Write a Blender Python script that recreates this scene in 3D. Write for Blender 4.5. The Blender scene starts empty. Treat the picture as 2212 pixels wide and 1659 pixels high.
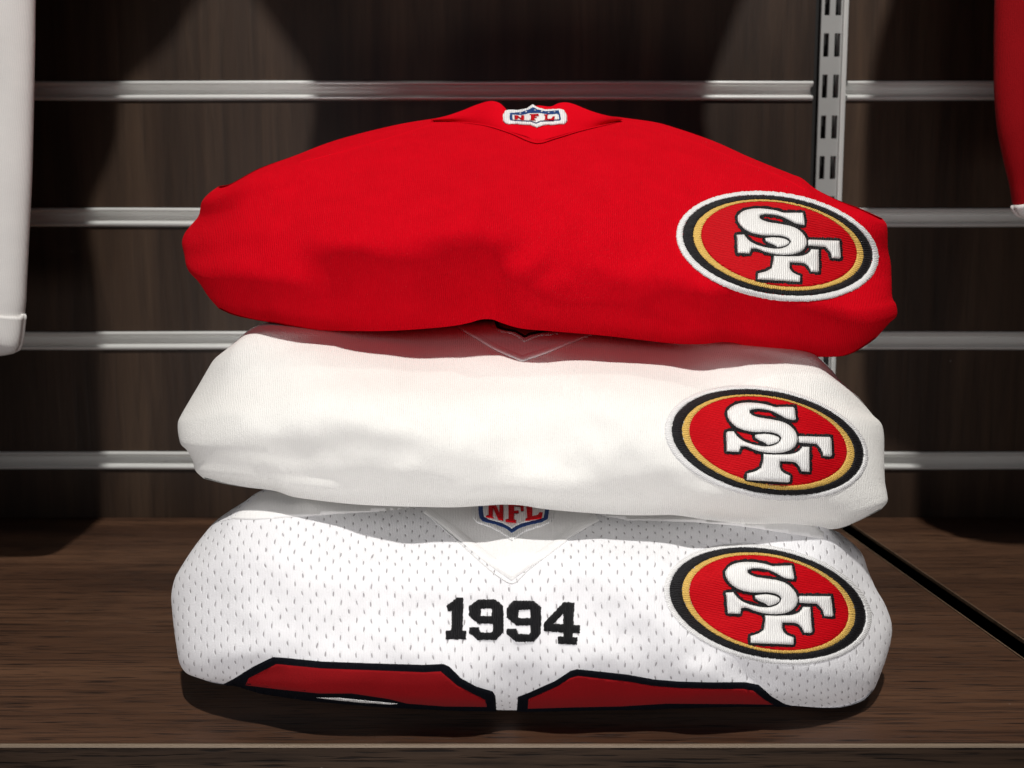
import bpy, bmesh, math, random
import numpy as np
from mathutils import Vector, noise
from mathutils.bvhtree import BVHTree
from mathutils.geometry import delaunay_2d_cdt

S = bpy.context.scene
random.seed(4); rng = np.random.default_rng(4)

# ------------------------------------------------------------------ camera
F = 1900.0; CX, CY = 1106.0, 829.5           # focal length and centre in photo pixels (2212 x 1659)
TH = math.atan(0.1); H = 0.186               # camera pitch and height above the shelf (metres)
cam_d = bpy.data.cameras.new('camera'); cam = bpy.data.objects.new('camera', cam_d)
S.collection.objects.link(cam); S.camera = cam
cam.location = (0, 0, H); cam.rotation_euler = (math.pi / 2 - TH, 0, 0)
cam_d.sensor_width = 36; cam_d.lens = 36 * F / 2212
cam_d.clip_start = 0.01; cam_d.clip_end = 50
cam_d.dof.use_dof = True; cam_d.dof.focus_distance = 0.405; cam_d.dof.aperture_fstop = 15

# ------------------------------------------------------------------ light
LIGHT = Vector((0.02, -0.45, 2.2))
w = bpy.data.worlds.new('World'); S.world = w; w.use_nodes = True
w.node_tree.nodes['Background'].inputs[0].default_value = (0.9, 0.93, 1.0, 1)
w.node_tree.nodes['Background'].inputs[1].default_value = 0.010

def lamp(name, typ, loc, target, energy, color, **kw):
    d = bpy.data.lights.new(name, typ); d.energy = energy; d.color = color
    for k, v in kw.items(): setattr(d, k, v)
    o = bpy.data.objects.new(name, d); S.collection.objects.link(o)
    o.location = loc
    o.rotation_euler = (Vector(target) - Vector(loc)).to_track_quat('-Z', 'Y').to_euler()
    return o
lamp('ceiling_spot', 'SPOT', LIGHT, (0, 0.45, 0.1), 200, (1.0, 0.97, 0.92), spot_size=math.radians(46), spot_blend=0.5, shadow_soft_size=0.032)
lamp('ceiling_spot_right', 'SPOT', (0.75, 0.25, 1.7), (0, 0.45, 0.1), 16, (1.0, 0.95, 0.88), spot_size=math.radians(60), spot_blend=0.6, shadow_soft_size=0.03)
lamp('fill_low', 'AREA', (-0.05, -0.11, -0.03), (0.01, 0.4, 0.13), 0.47, (1.0, 0.955, 0.94), shape='RECTANGLE', size=0.5, size_y=0.10, spread=math.radians(72))  # added fill from low in front, lifts the jersey fronts but spares the wall
lamp('fill_high', 'AREA', (-0.22, -0.40, 0.46), (0.02, 0.4, 0.06), 0.16, (0.93, 0.95, 1.0), shape='RECTANGLE', size=0.8, size_y=0.4, spread=math.radians(78))  # added weak cool fill, tones down the red shadow on the white jersey

S.view_settings.view_transform = 'Standard'; S.view_settings.look = 'None'
S.view_settings.exposure = 0; S.view_settings.gamma = 1

# ------------------------------------------------------------------ photo geometry
CT, ST = math.cos(TH), math.sin(TH)
def unproj(x, y, d):
    """pixel(s) -> point(s) at horizontal distance d"""
    u = (np.asarray(x, float) - CX) / F; v = -(np.asarray(y, float) - CY) / F
    t = d / (CT + v * ST)
    return np.stack([u * t, np.asarray(d) + 0 * t, H + t * (-ST + v * CT)], -1)
def on_z(x, y, z=0.0):
    u = (x - CX) / F; v = -(y - CY) / F
    t = (z - H) / (-ST + v * CT)
    return Vector((u * t, t * (CT + v * ST), z))
def raydir(x, y):
    u = (x - CX) / F; v = -(y - CY) / F
    return Vector((u, CT + v * ST, -ST + v * CT)).normalized()

# ------------------------------------------------------------------ materials
class NT:
    def __init__(s, name):
        s.m = bpy.data.materials.new(name); s.m.use_nodes = True
        s.t = s.m.node_tree; s.b = s.t.nodes['Principled BSDF']
    def n(s, typ, **kw):
        nd = s.t.nodes.new(typ)
        for k, v in kw.items(): setattr(nd, k, v)
        return nd
    def l(s, a, b): s.t.links.new(a, b)
    def math(s, op, a, b=None, c=None):
        nd = s.n('ShaderNodeMath', operation=op)
        for i, q in enumerate((a, b, c)):
            if q is None: continue
            if isinstance(q, (int, float)): nd.inputs[i].default_value = q
            else: s.l(q, nd.inputs[i])
        return nd.outputs[0]
    def uv(s): return s.n('ShaderNodeTexCoord').outputs['UV']
    def obj(s): return s.n('ShaderNodeTexCoord').outputs['Object']
    def scale(s, vec, sc):
        m = s.n('ShaderNodeMapping'); s.l(vec, m.inputs[0]); m.inputs['Scale'].default_value = sc; return m.outputs[0]
    def noise(s, vec, scale, detail=3, rough=0.5, dist=0):
        nd = s.n('ShaderNodeTexNoise'); s.l(vec, nd.inputs['Vector'])
        nd.inputs['Scale'].default_value = scale; nd.inputs['Detail'].default_value = detail
        nd.inputs['Roughness'].default_value = rough; nd.inputs['Distortion'].default_value = dist
        return nd.outputs['Fac']
    def ramp(s, fac, stops):
        r = s.n('ShaderNodeValToRGB'); s.l(fac, r.inputs[0]); e = r.color_ramp.elements
        while len(e) < len(stops): e.new(0.5)
        for i, (p, c) in enumerate(stops):
            e[i].position = p; e[i].color = (*c, 1) if len(c) == 3 else c
        return r.outputs[0]
    def mix(s, fac, a, b, mode='MIX'):
        nd = s.n('ShaderNodeMix', data_type='RGBA', blend_type=mode)
        for i, q in ((0, fac), (6, a), (7, b)):
            if isinstance(q, (int, float)): nd.inputs[i].default_value = q
            elif isinstance(q, tuple): nd.inputs[i].default_value = (*q, 1)
            else: s.l(q, nd.inputs[i])
        return nd.outputs[2]
    def bump(s, h, dist, strength=1.0):
        b = s.n('ShaderNodeBump'); s.l(h, b.inputs['Height']); b.inputs['Distance'].default_value = dist
        b.inputs['Strength'].default_value = strength; s.l(b.outputs[0], s.b.inputs['Normal'])
    def set(s, **kw):
        for k, v in kw.items():
            i = s.b.inputs[k.replace('_', ' ')]
            if isinstance(v, (int, float)): i.default_value = v
            elif isinstance(v, tuple): i.default_value = (*v, 1)
            else: s.l(v, i)

def fabric(name, col, col2, rib=4.3, holes=False, fuzz=0.00022, sheen=0.06, ribamp=0.2, speck=None, spec=0.15):
    """knitted cloth. UVs are in units of 100 photo pixels (about 21 mm)"""
    k = NT(name); uv = k.uv()
    sep = k.n('ShaderNodeSeparateXYZ'); k.l(uv, sep.inputs[0]); U, V = sep.outputs[0], sep.outputs[1]
    wob = k.noise(uv, 3, 2)
    Uw = k.math('ADD', k.math('MULTIPLY', U, 100), k.math('MULTIPLY', wob, 6))
    ribs = k.math('SINE', k.math('MULTIPLY', Uw, 2 * math.pi / rib))
    fine = k.noise(uv, 30, 4, 0.7)
    fib = k.noise(k.scale(uv, (26, 11, 11)), 1.0, 4, 0.7, 1.2)
    blot = k.noise(uv, 1.3, 4, 0.6)
    base = k.mix(k.math('MULTIPLY', k.math('SUBTRACT', blot, 0.3), 1.2), col, col2)
    base = k.mix(k.math('MULTIPLY', fine, 0.35), base, tuple(c * 0.72 for c in col2))
    if speck:
        sp = k.ramp(k.noise(k.scale(uv, (46, 22, 22)), 1.0, 2, 0.5), [(0.64, (0, 0, 0)), (0.74, (1, 1, 1))])
        base = k.mix(k.math('MULTIPLY', sp, 0.5), base, speck)
    base = k.mix(k.math('MULTIPLY', k.math('ADD', ribs, 1.0), 0.07), base, tuple(c * 0.5 for c in col2))
    h = k.math('ADD', k.math('MULTIPLY', ribs, ribamp), k.math('ADD', fine, fib))
    if holes:
        jx = k.math('MULTIPLY', k.math('SUBTRACT', k.noise(uv, 2.2, 2), 0.5), 16)
        px = k.math('DIVIDE', k.math('ADD', k.math('MULTIPLY', U, 100), jx), 32.5)
        py = k.math('DIVIDE', k.math('ADD', k.math('MULTIPLY', V, 100), k.math('MULTIPLY', jx, 0.7)), 18.5)
        row = k.math('FLOOR', py)
        par = k.math('MULTIPLY', k.math('MODULO', k.math('ADD', row, 100), 2), 0.5)
        fx = k.math('SUBTRACT', k.math('FRACT', k.math('ADD', px, par)), 0.5)
        fy = k.math('SUBTRACT', k.math('FRACT', py), 0.5)
        nx = k.math('DIVIDE', k.math('MULTIPLY', k.math('ADD', fx, k.math('MULTIPLY', fy, 0.03)), 32.5), 1.5)
        ny = k.math('DIVIDE', k.math('MULTIPLY', fy, 18.5), 5.8)
        r2 = k.math('ADD', k.math('MULTIPLY', nx, nx), k.math('MULTIPLY', ny, ny))
        mr = k.n('ShaderNodeMapRange', interpolation_type='SMOOTHSTEP'); k.l(r2, mr.inputs[0])
        mr.inputs[1].default_value = 0.45; mr.inputs[2].default_value = 1.25
        mr.inputs[3].default_value = 1; mr.inputs[4].default_value = 0
        hole = mr.outputs[0]
        base = k.mix(k.math('MULTIPLY', hole, 0.7), base, (0.10, 0.085, 0.09))
        mr2 = k.n('ShaderNodeMapRange', interpolation_type='SMOOTHSTEP'); k.l(r2, mr2.inputs[0])
        mr2.inputs[1].default_value = 0.5; mr2.inputs[2].default_value = 4.5
        mr2.inputs[3].default_value = 1; mr2.inputs[4].default_value = 0
        h = k.math('SUBTRACT', h, k.math('MULTIPLY', mr2.outputs[0], 1.2))
    k.set(Base_Color=base, Roughness=0.88, Sheen_Weight=sheen, Sheen_Roughness=0.5)
    k.b.inputs['Specular IOR Level'].default_value = spec
    k.bump(h, fuzz)
    return k.m

def thread(name, col, period=4.6, amp=0.00022, rough=0.6, ang=0.0, spec=0.25):
    """satin stitch thread"""
    k = NT(name); uv = k.uv()
    mp = k.n('ShaderNodeMapping'); k.l(uv, mp.inputs[0]); mp.inputs['Rotation'].default_value = (0, 0, ang)
    sep = k.n('ShaderNodeSeparateXYZ'); k.l(mp.outputs[0], sep.inputs[0])
    wob = k.noise(uv, 9, 2)
    x = k.math('ADD', k.math('MULTIPLY', sep.outputs[0], 100), k.math('MULTIPLY', wob, 5))
    s = k.math('SINE', k.math('MULTIPLY', x, 2 * math.pi / period))
    fine = k.noise(uv, 60, 3, 0.7)
    h = k.math('ADD', k.math('MULTIPLY', s, 0.6), fine)
    base = k.mix(k.math('MULTIPLY', fine, 0.75), col, tuple(c * 0.55 for c in col))
    base = k.mix(k.math('MULTIPLY', k.math('ADD', s, 1.0), 0.11), base, tuple(c * 0.3 for c in col))
    k.set(Base_Color=base, Roughness=rough)
    k.b.inputs['Specular IOR Level'].default_value = spec
    k.bump(h, amp)
    return k.m

def wood(name, c0, c1, c2, axis, coarse=1.0, rough=0.5, pores=True, spec=0.4):
    k = NT(name); o = k.obj()
    sc = {'x': (1.3, 26, 26), 'z': (30, 30, 1.6)}[axis]
    fs = {'x': (11, 330, 330), 'z': (110, 110, 9)}[axis]
    g = k.noise(k.scale(o, sc), coarse, 6, 0.62, 0.35)
    f = k.noise(k.scale(o, fs), 1.0, 4, 0.65, 0.5)
    col = k.ramp(g, [(0.28, c0), (0.5, c1), (0.72, c2)])
    big = k.noise(k.scale(o, {'x': (0.6, 7, 7), 'z': (9, 9, 0.5)}[axis]), 1.0, 2)
    col = k.mix(k.math('MULTIPLY', big, 0.75), col, tuple(c * 0.55 for c in c0))
    fr = k.ramp(f, [(0.30, (0.35, 0.33, 0.32)), (0.5, (1, 1, 1)), (0.68, (1.0, 1.0, 1.0)), (0.85, (1.6, 1.5, 1.4))] if axis == 'x' else [(0.3, (0.7, 0.69, 0.68)), (0.5, (1, 1, 1)), (0.8, (1.25, 1.22, 1.18))])
    col = k.mix(1.0, col, fr, 'MULTIPLY')
    h = k.math('ADD', f, k.math('MULTIPLY', g, 0.4))
    if pores:
        p = k.noise(k.scale(o, {'x': (38, 900, 900), 'z': (700, 700, 28)}[axis]), 1.0, 2, 0.5, 0.2)
        pr = k.ramp(p, [(0.34, (0.22, 0.2, 0.2)), (0.44, (1, 1, 1))])
        col = k.mix(1.0, col, pr, 'MULTIPLY')
        h = k.math('ADD', h, k.math('MULTIPLY', pr, 0.6))
    dust = k.ramp(k.noise(o, 260, 1, 0.5), [(0.80, (0, 0, 0)), (0.84, (1, 1, 1))])
    col = k.mix(k.math('MULTIPLY', dust, 0.35), col, (0.3, 0.28, 0.26))
    k.set(Base_Color=col, Roughness=rough); k.b.inputs['Specular IOR Level'].default_value = spec
    k.bump(h, 0.00035, 0.8)
    return k.m

def metal(name, col, rough, streak=True, metallic=1.0):
    k = NT(name); o = k.obj()
    s = k.noise(k.scale(o, (3, 900, 900)), 1.0, 3)
    b = k.noise(k.scale(o, (14, 60, 60)), 1.0, 4)
    c = k.mix(k.math('MULTIPLY', b, 0.5), col, tuple(x * 0.7 for x in col))
    k.set(Base_Color=c, Metallic=metallic, Roughness=k.math('ADD', k.math('MULTIPLY', b, 0.16), rough - 0.06))
    if streak: k.bump(s, 0.00004)
    return k.m

M = {}
M['red'] = fabric('red_knit', (0.68, 0.0016, 0.0105), (0.52, 0.0009, 0.0065), fuzz=0.00034, speck=(0.70, 0.05, 0.06), sheen=0.0, ribamp=0.25, spec=0.03)
M['red_collar'] = fabric('red_collar_knit', (0.68, 0.0016, 0.0105), (0.58, 0.0009, 0.008), rib=3.0, fuzz=0.0001, sheen=0.0, spec=0.03)
M['white'] = fabric('white_knit', (0.88, 0.875, 0.845), (0.84, 0.835, 0.805), fuzz=0.00024, ribamp=0.2)
M['white_smooth'] = fabric('white_collar_cloth', (0.84, 0.835, 0.83), (0.79, 0.785, 0.785), rib=3.2, fuzz=0.00012)
M['mesh'] = fabric('white_mesh_cloth', (0.83, 0.83, 0.85), (0.78, 0.78, 0.81), rib=3.4, holes=True, fuzz=0.00014)
M['hang_white'] = fabric('white_hanging_cloth', (0.87, 0.86, 0.84), (0.75, 0.74, 0.73), fuzz=0.0001, ribamp=0.1)
M['hang_red'] = fabric('red_hanging_cloth', (0.34, 0.001, 0.005), (0.27, 0.0008, 0.004), fuzz=0.0002, sheen=0.02)
M['hang_dark'] = fabric('black_hanging_cloth', (0.02, 0.02, 0.022), (0.015, 0.015, 0.018), fuzz=0.0002, sheen=0.02)
M['number_red'] = fabric('number_red_twill', (0.24, 0.0015, 0.004), (0.19, 0.001, 0.003), rib=3, fuzz=0.00012, sheen=0.02)
M['t_white'] = thread('white_thread', (0.94, 0.935, 0.92), amp=0.00013, rough=0.42, spec=0.5)
M['t_border'] = thread('white_border_thread', (0.93, 0.93, 0.93), period=4.0, amp=0.00016)
M['t_black'] = thread('black_thread', (0.007, 0.007, 0.009), period=4.8, amp=0.0003, rough=0.55, spec=0.3)
M['t_navy'] = thread('black_edge_thread', (0.004, 0.005, 0.009), period=3.2, amp=0.00025, rough=0.7, spec=0.1)
M['t_gold'] = thread('gold_thread', (0.90, 0.57, 0.14), period=4.6, amp=0.0003)
M['t_red'] = thread('red_thread', (0.60, 0.002, 0.008), period=5.0, amp=0.0002, ang=1.35, spec=0.08)
M['t_blue'] = thread('blue_thread', (0.012, 0.06, 0.24), period=3)
M['shelf'] = wood('shelf_wood', (0.042, 0.018, 0.0095), (0.094, 0.044, 0.023), (0.175, 0.088, 0.047), 'x', rough=0.5, spec=0.3)
M['fascia'] = wood('fascia_wood', (0.020, 0.011, 0.007), (0.038, 0.022, 0.013), (0.068, 0.042, 0.026), 'x', rough=0.65, spec=0.15)
M['wall'] = wood('wall_wood', (0.022, 0.0115, 0.0068), (0.048, 0.0275, 0.017), (0.090, 0.055, 0.034), 'z', rough=0.48, pores=False, spec=0.42)
M['edge'] = metal('edge_band', (0.23, 0.175, 0.125), 0.5, streak=False, metallic=0.2)
M['cut'] = wood('cut_edge', (0.10, 0.06, 0.035), (0.16, 0.10, 0.06), (0.24, 0.16, 0.10), 'x', rough=0.6)
M['rail'] = metal('rail_aluminium', (0.90, 0.91, 0.89), 0.30, streak=False, metallic=0.45)
M['upright'] = metal('upright_steel', (0.55, 0.56, 0.55), 0.42, streak=False, metallic=0.55)
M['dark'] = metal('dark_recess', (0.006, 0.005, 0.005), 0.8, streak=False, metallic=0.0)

# ------------------------------------------------------------------ object helpers
COL = S.collection
def empty(name, loc, label=None, cat=None, group=None, kind=None):
    o = bpy.data.objects.new(name, None); COL.objects.link(o); o.location = loc; o.empty_display_size = 0.02
    if label: o['label'] = label
    if cat: o['category'] = cat
    if group: o['group'] = group
    if kind: o['kind'] = kind
    return o
def root_loc(o):
    v = Vector((0, 0, 0))
    while o: v = v + o.location; o = o.parent
    return v
def mesh_obj(name, verts, faces, mat, parent=None, smooth=True, uvs=None, label=None):
    off = root_loc(parent)
    vs = [tuple(Vector(v) - off) for v in verts]
    me = bpy.data.meshes.new(name); me.from_pydata(vs, [], [tuple(int(i) for i in f) for f in faces])
    if uvs is not None:
        ul = me.uv_layers.new(name='uv')
        li = np.zeros(len(me.loops), dtype=np.int32); me.loops.foreach_get('vertex_index', li)
        ul.data.foreach_set('uv', np.asarray(uvs, dtype=np.float32)[li].ravel())
    me.materials.append(mat)
    me.polygons.foreach_set('use_smooth', [smooth] * len(me.polygons)); me.update()
    o = bpy.data.objects.new(name, me); COL.objects.link(o)
    if parent: o.parent = parent
    if label: o['label'] = label
    return o
def box_data(x0, x1, y0, y1, z0, z1, bev=0.0):
    bm = bmesh.new(); bmesh.ops.create_cube(bm, size=1)
    for v in bm.verts:
        v.co = Vector(((x0 + x1) / 2 + v.co.x * (x1 - x0), (y0 + y1) / 2 + v.co.y * (y1 - y0), (z0 + z1) / 2 + v.co.z * (z1 - z0)))
    if bev: bmesh.ops.bevel(bm, geom=bm.edges[:], offset=bev, segments=2, affect='EDGES')
    bm.verts.index_update()
    r = ([v.co.copy() for v in bm.verts], [[v.index for v in f.verts] for f in bm.faces]); bm.free(); return r
def box(name, x0, x1, y0, y1, z0, z1, mat, parent, bev=0.0, label=None):
    vs, fs = box_data(x0, x1, y0, y1, z0, z1, bev)
    return mesh_obj(name, vs, fs, mat, parent, smooth=False, label=label)

def catmull(pts, n, closed=False):
    """resample a traced line to n points evenly along its length"""
    p = np.array(pts, float)
    if closed: q = np.vstack([p[-1], p, p[0], p[1]]); segs = len(p)
    else: q = np.vstack([2 * p[0] - p[1], p, 2 * p[-1] - p[-2]]); segs = len(p) - 1
    out = []
    for i in range(segs):
        p0, p1, p2, p3 = q[i], q[i + 1], q[i + 2], q[i + 3]
        t01 = max(np.linalg.norm(p1 - p0) ** .5, 1e-3); t12 = max(np.linalg.norm(p2 - p1) ** .5, 1e-3); t23 = max(np.linalg.norm(p3 - p2) ** .5, 1e-3)
        m1 = (p2 - p1) + t12 * ((p1 - p0) / t01 - (p2 - p0) / (t01 + t12))
        m2 = (p2 - p1) + t12 * ((p3 - p2) / t23 - (p3 - p1) / (t12 + t23))
        for t in np.linspace(0, 1, 14, endpoint=False):
            out.append((2 * t**3 - 3 * t**2 + 1) * p1 + (t**3 - 2 * t**2 + t) * m1 + (-2 * t**3 + 3 * t**2) * p2 + (t**3 - t**2) * m2)
    out.append(p[0] if closed else p[-1])
    out = np.array(out); L = np.concatenate([[0], np.cumsum(np.linalg.norm(np.diff(out, axis=0), axis=1))])
    s = np.linspace(0, L[-1], n + 1)[:-1] if closed else np.linspace(0, L[-1], n)
    return np.stack([np.interp(s, L, out[:, 0]), np.interp(s, L, out[:, 1])], -1)

# ------------------------------------------------------------------ pillow-shaped cloth bodies
def sinspace(n): return (1 - np.cos(np.linspace(0, math.pi, n))) / 2
def coons(top, bot, left, right):
    """top,bot: (na,k) left to right; left,right: (nb,k) top to bottom"""
    na, nb = len(top), len(bot) and len(left)
    a = sinspace(na)[None, :, None]; b = sinspace(nb)[:, None, None]
    P = (1 - b) * top[None] + b * bot[None] + (1 - a) * left[:, None] + a * right[:, None]
    P -= (1 - a) * (1 - b) * top[0] + a * (1 - b) * top[-1] + (1 - a) * b * bot[0] + a * b * bot[-1]
    return P
def resamp(pts, n):
    p = catmull(pts, 1200)
    i = sinspace(n) * 1199; k = np.arange(1200)
    return np.stack([np.interp(i, k, p[:, 0]), np.interp(i, k, p[:, 1])], -1)
def g(wv, p): return 1 - np.sqrt(np.clip(1 - np.clip(wv, 0, 1) ** p, 0, 1))
def fold(X, Y, x0, y0, x1, y1, wd, amp):
    """soft crease or ridge along a line; amp>0 pushes the cloth back"""
    dx, dy = x1 - x0, y1 - y0; L = math.hypot(dx, dy)
    s = ((X - x0) * dx + (Y - y0) * dy) / L; q = np.abs((X - x0) * dy - (Y - y0) * dx) / L
    e = np.where(s < 0, -s, np.where(s > L, s - L, 0))
    return amp * np.exp(-(q / wd) ** 2) * np.exp(-(e / (wd * 1.6)) ** 2)

def cloth_body(name, top, right, bot, left, prof, sides, mat, parent, folds=(), thick=0.11, na=420, nb=170,
               lump=0.0012, uvmode=None, floor=False, seed=0.0, srange=0.2, dfun=None, warp=0.55):
    T, B, Lf, R = resamp(top, na), resamp(bot, na), resamp(left, nb), resamp(right, nb)
    P = coons(T, B, Lf, R); X, Y = P[..., 0], P[..., 1]
    a = sinspace(na)[None, :] + 0 * X; b = sinspace(nb)[:, None] + 0 * X
    pb, pd = zip(*prof)
    # smooth profile by catmull through the control points
    cp = catmull([(q * 1000, d * 1000) for q, d in prof], 400)
    xs_ = np.array([noise.noise((x / 330.0 + seed * 3, seed, 0.5)) + 0.5 * noise.noise((x / 140.0, seed * 2, 7.5)) for x in X[nb // 2]])
    bw = np.clip(b + 0.36 * warp * xs_[None, :] * (b * b * (1 - b)) * 5.5, 0, 1)
    D = np.interp(bw, cp[:, 0] / 1000, cp[:, 1] / 1000)
    dl, pl, dr, pr = sides
    aa = np.clip(1 - a / srange, 0, 1); ar = np.clip(1 - (1 - a) / srange, 0, 1)
    ne = np.clip(np.maximum(1 - a / 0.36, 1 - (1 - a) / 0.36), 0, 1); ne = ne * ne * (3 - 2 * ne)
    dn_ = D.min(); tw = np.clip((0.62 - b) / 0.5, 0, 1); tw = tw * tw * (3 - 2 * tw)
    D = dn_ + (D - dn_) * (1 - 0.66 * ne * tw)
    sw = 0.30 + 0.70 * np.sqrt(np.clip(4 * b * (1 - b), 0, 1))
    D = D + (dl * g(aa, pl) + dr * g(ar, pr)) * sw
    if dfun: D = dfun(X, Y, a, b)
    mask = np.clip(np.minimum(np.minimum(a, 1 - a) * 9, np.minimum(b, 1 - b) * 7), 0, 1); mask = mask * mask * (3 - 2 * mask)
    for f in folds: D = D + fold(X, Y, *f[:4], f[4] * 1.25, f[5] * 0.6) * mask
    if lump:
        st = 6; N = np.zeros_like(X)
        for i in range(0, nb, 1):
            for j in range(0, na, st):
                N[i, j] = noise.noise((X[i, j] / 170 + seed, Y[i, j] / 120, seed)) + 0.5 * noise.noise((X[i, j] / 60 + seed, Y[i, j] / 45, seed + 5))
        idx = np.arange(0, na, st)
        for i in range(nb): N[i] = np.interp(np.arange(na), idx, N[i, idx])
        D = D + lump * N * mask
    if floor:
        v = -(Y - CY) / F; tz = H / np.maximum(ST - v * CT, 1e-3); dmax = tz * (CT + v * ST)
        D = np.where(v < 0, np.minimum(D, dmax - 0.0006), D)
    W = unproj(X, Y, D)
    # back sheet: spans the rim, bulges away from the camera
    C = coons(W[0], W[-1], W[:, 0], W[:, -1])
    bulge = thick * np.sqrt(np.clip((1 - np.abs(2 * a - 1) ** 4) * (1 - np.abs(2 * b - 1) ** 2.4), 0, 1))
    BK = C.copy(); BK[..., 1] += bulge
    BK[..., 2] -= bulge * 0.22 * np.clip(1 - 1.4 * b, 0, 1); BK[..., 0] *= 1 - 0.8 * bulge
    if floor:
        sink = np.clip(bulge / (thick * 0.5), 0, 1) * np.clip((b - 0.4) / 0.6, 0, 1); BK[..., 2] = np.maximum(BK[..., 2] * (1 - sink) + 0.0006 * sink, 0.0006)
    n = na * nb; V = np.vstack([W.reshape(-1, 3), BK.reshape(-1, 3)])
    idx = np.arange(n).reshape(nb, na); bidx = idx + n
    bidx = bidx.copy(); bidx[0] = idx[0]; bidx[-1] = idx[-1]; bidx[:, 0] = idx[:, 0]; bidx[:, -1] = idx[:, -1]
    def quads(I, flip):
        q = np.stack([I[:-1, :-1], I[:-1, 1:], I[1:, 1:], I[1:, :-1]], -1).reshape(-1, 4)
        return q[:, ::-1] if flip else q
    fr = quads(idx, True); bk = quads(bidx, False)
    # texture coordinates by arc length down the cloth
    dz = np.linalg.norm(np.diff(W, axis=0), axis=2); arc = np.vstack([np.zeros((1, na)), np.cumsum(dz, axis=0)])
    mid = arc[nb // 2][None]; Vv = (arc - mid) / 0.0188
    Uu = np.hstack([np.zeros((nb, 1)), np.cumsum(np.linalg.norm(np.diff(W, axis=1), axis=2), axis=1)])
    Uu = (Uu - Uu[:, na // 2][:, None]) / 0.021
    Uu = 0.75 * (X - CX) / 100 + 0.25 * Uu
    uv = np.stack([Uu, -Vv], -1).reshape(-1, 2); uv2 = np.vstack([uv, uv])
    Fc = np.vstack([fr, bk])
    # drop unused back-rim vertices
    used = np.unique(Fc); remap = -np.ones(len(V), int); remap[used] = np.arange(len(used))
    o = mesh_obj(name, V[used], remap[Fc], mat, parent, uvs=uv2[used])
    bvh = BVHTree.FromPolygons([tuple(v) for v in W.reshape(-1, 3)], [tuple(int(i) for i in q) for q in fr])
    nrm = np.cross(np.gradient(W, axis=1), np.gradient(W, axis=0)); nrm /= np.linalg.norm(nrm, axis=2, keepdims=True) + 1e-12
    if nrm[nb // 2, na // 2, 1] > 0: nrm = -nrm
    return o, (bvh, nrm.reshape(-1, 3), fr, W.reshape(-1, 3), uv)

CAMP = Vector((0, 0, H))
class Surf:
    """maps photo pixels onto the cloth surface"""
    def __init__(s, data, center): s.bvh, s.n, s.f, s.W, s.uvs = data; s.c = center
    def at(s, x, y):
        for k in range(80):
            q = k / 79 * (0.9 if getattr(s, 'over', False) else 0.25)
            px, py = x + (s.c[0] - x) * q * 0.3, y + (s.c[1] - y) * q
            h = s.bvh.ray_cast(CAMP, raydir(px, py))
            if h[0] is not None:
                p, n = s.at2(h)
                if k and getattr(s, 'over', False): return Vector(unproj(x, y, p.y - 0.0004)), Vector((0, -0.9, 0.44))
                return (p + Vector((0, 0.0003, -0.0010)), n) if k else (p, n)
        return Vector(s.W[0]), Vector((0, -1, 0))
    def at2(s, h):
        ids = s.f[h[2]]; nn = s.n[ids].mean(0)
        return h[0], Vector(nn).normalized()
    def lift(s, pts, hs):
        out = []
        for q, h in zip(pts, hs):
            p, n = s.at(*q); v = (p - CAMP).normalized(); h = float(h) * 0.6
            t = h / max(abs(n.dot(v)), 0.34); out.append(tuple(p - v * t))
        return out

def inside(poly, P):
    x, y = P[:, 0], P[:, 1]; c = np.zeros(len(P), bool); n = len(poly)
    for i in range(n):
        x0, y0 = poly[i]; x1, y1 = poly[(i + 1) % n]
        k = (y0 > y) != (y1 > y)
        with np.errstate(divide='ignore', invalid='ignore'):
            c ^= k & (x < (x1 - x0) * (y - y0) / (y1 - y0 + 1e-12) + x0)
    return c
def bdist(polys, P):
    d = np.full(len(P), 1e9)
    for poly in polys:
        A = np.asarray(poly, float); Bp = np.roll(A, -1, axis=0)
        for p0, p1 in zip(A, Bp):
            e = p1 - p0; t = np.clip(((P - p0) @ e) / (e @ e + 1e-9), 0, 1)
            d = np.minimum(d, np.linalg.norm(P - (p0 + t[:, None] * e), axis=1))
    return d
def dens(poly, step):
    out = []; n = len(poly)
    for i in range(n):
        a = np.array(poly[i], float); b = np.array(poly[(i + 1) % n], float); k = max(1, int(np.linalg.norm(b - a) / step))
        for j in range(k): out.append(a + (b - a) * j / k)
    return np.array(out)
def smooth_closed(poly, corner=45, it=2):
    """round a traced outline except at its sharp corners"""
    p = [np.array(q, float) for q in poly]
    for _ in range(it):
        out = []; n = len(p)
        for i in range(n):
            a, b, c = p[i - 1], p[i], p[(i + 1) % n]
            u, v = b - a, c - b; cs = (u @ v) / (np.linalg.norm(u) * np.linalg.norm(v) + 1e-9)
            ang = math.degrees(math.acos(max(-1, min(1, cs))))
            if ang > corner: out.append(b)
            else: out += [b * 0.75 + a * 0.25, b * 0.75 + c * 0.25]
        p = out
    return np.array(p)
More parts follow.
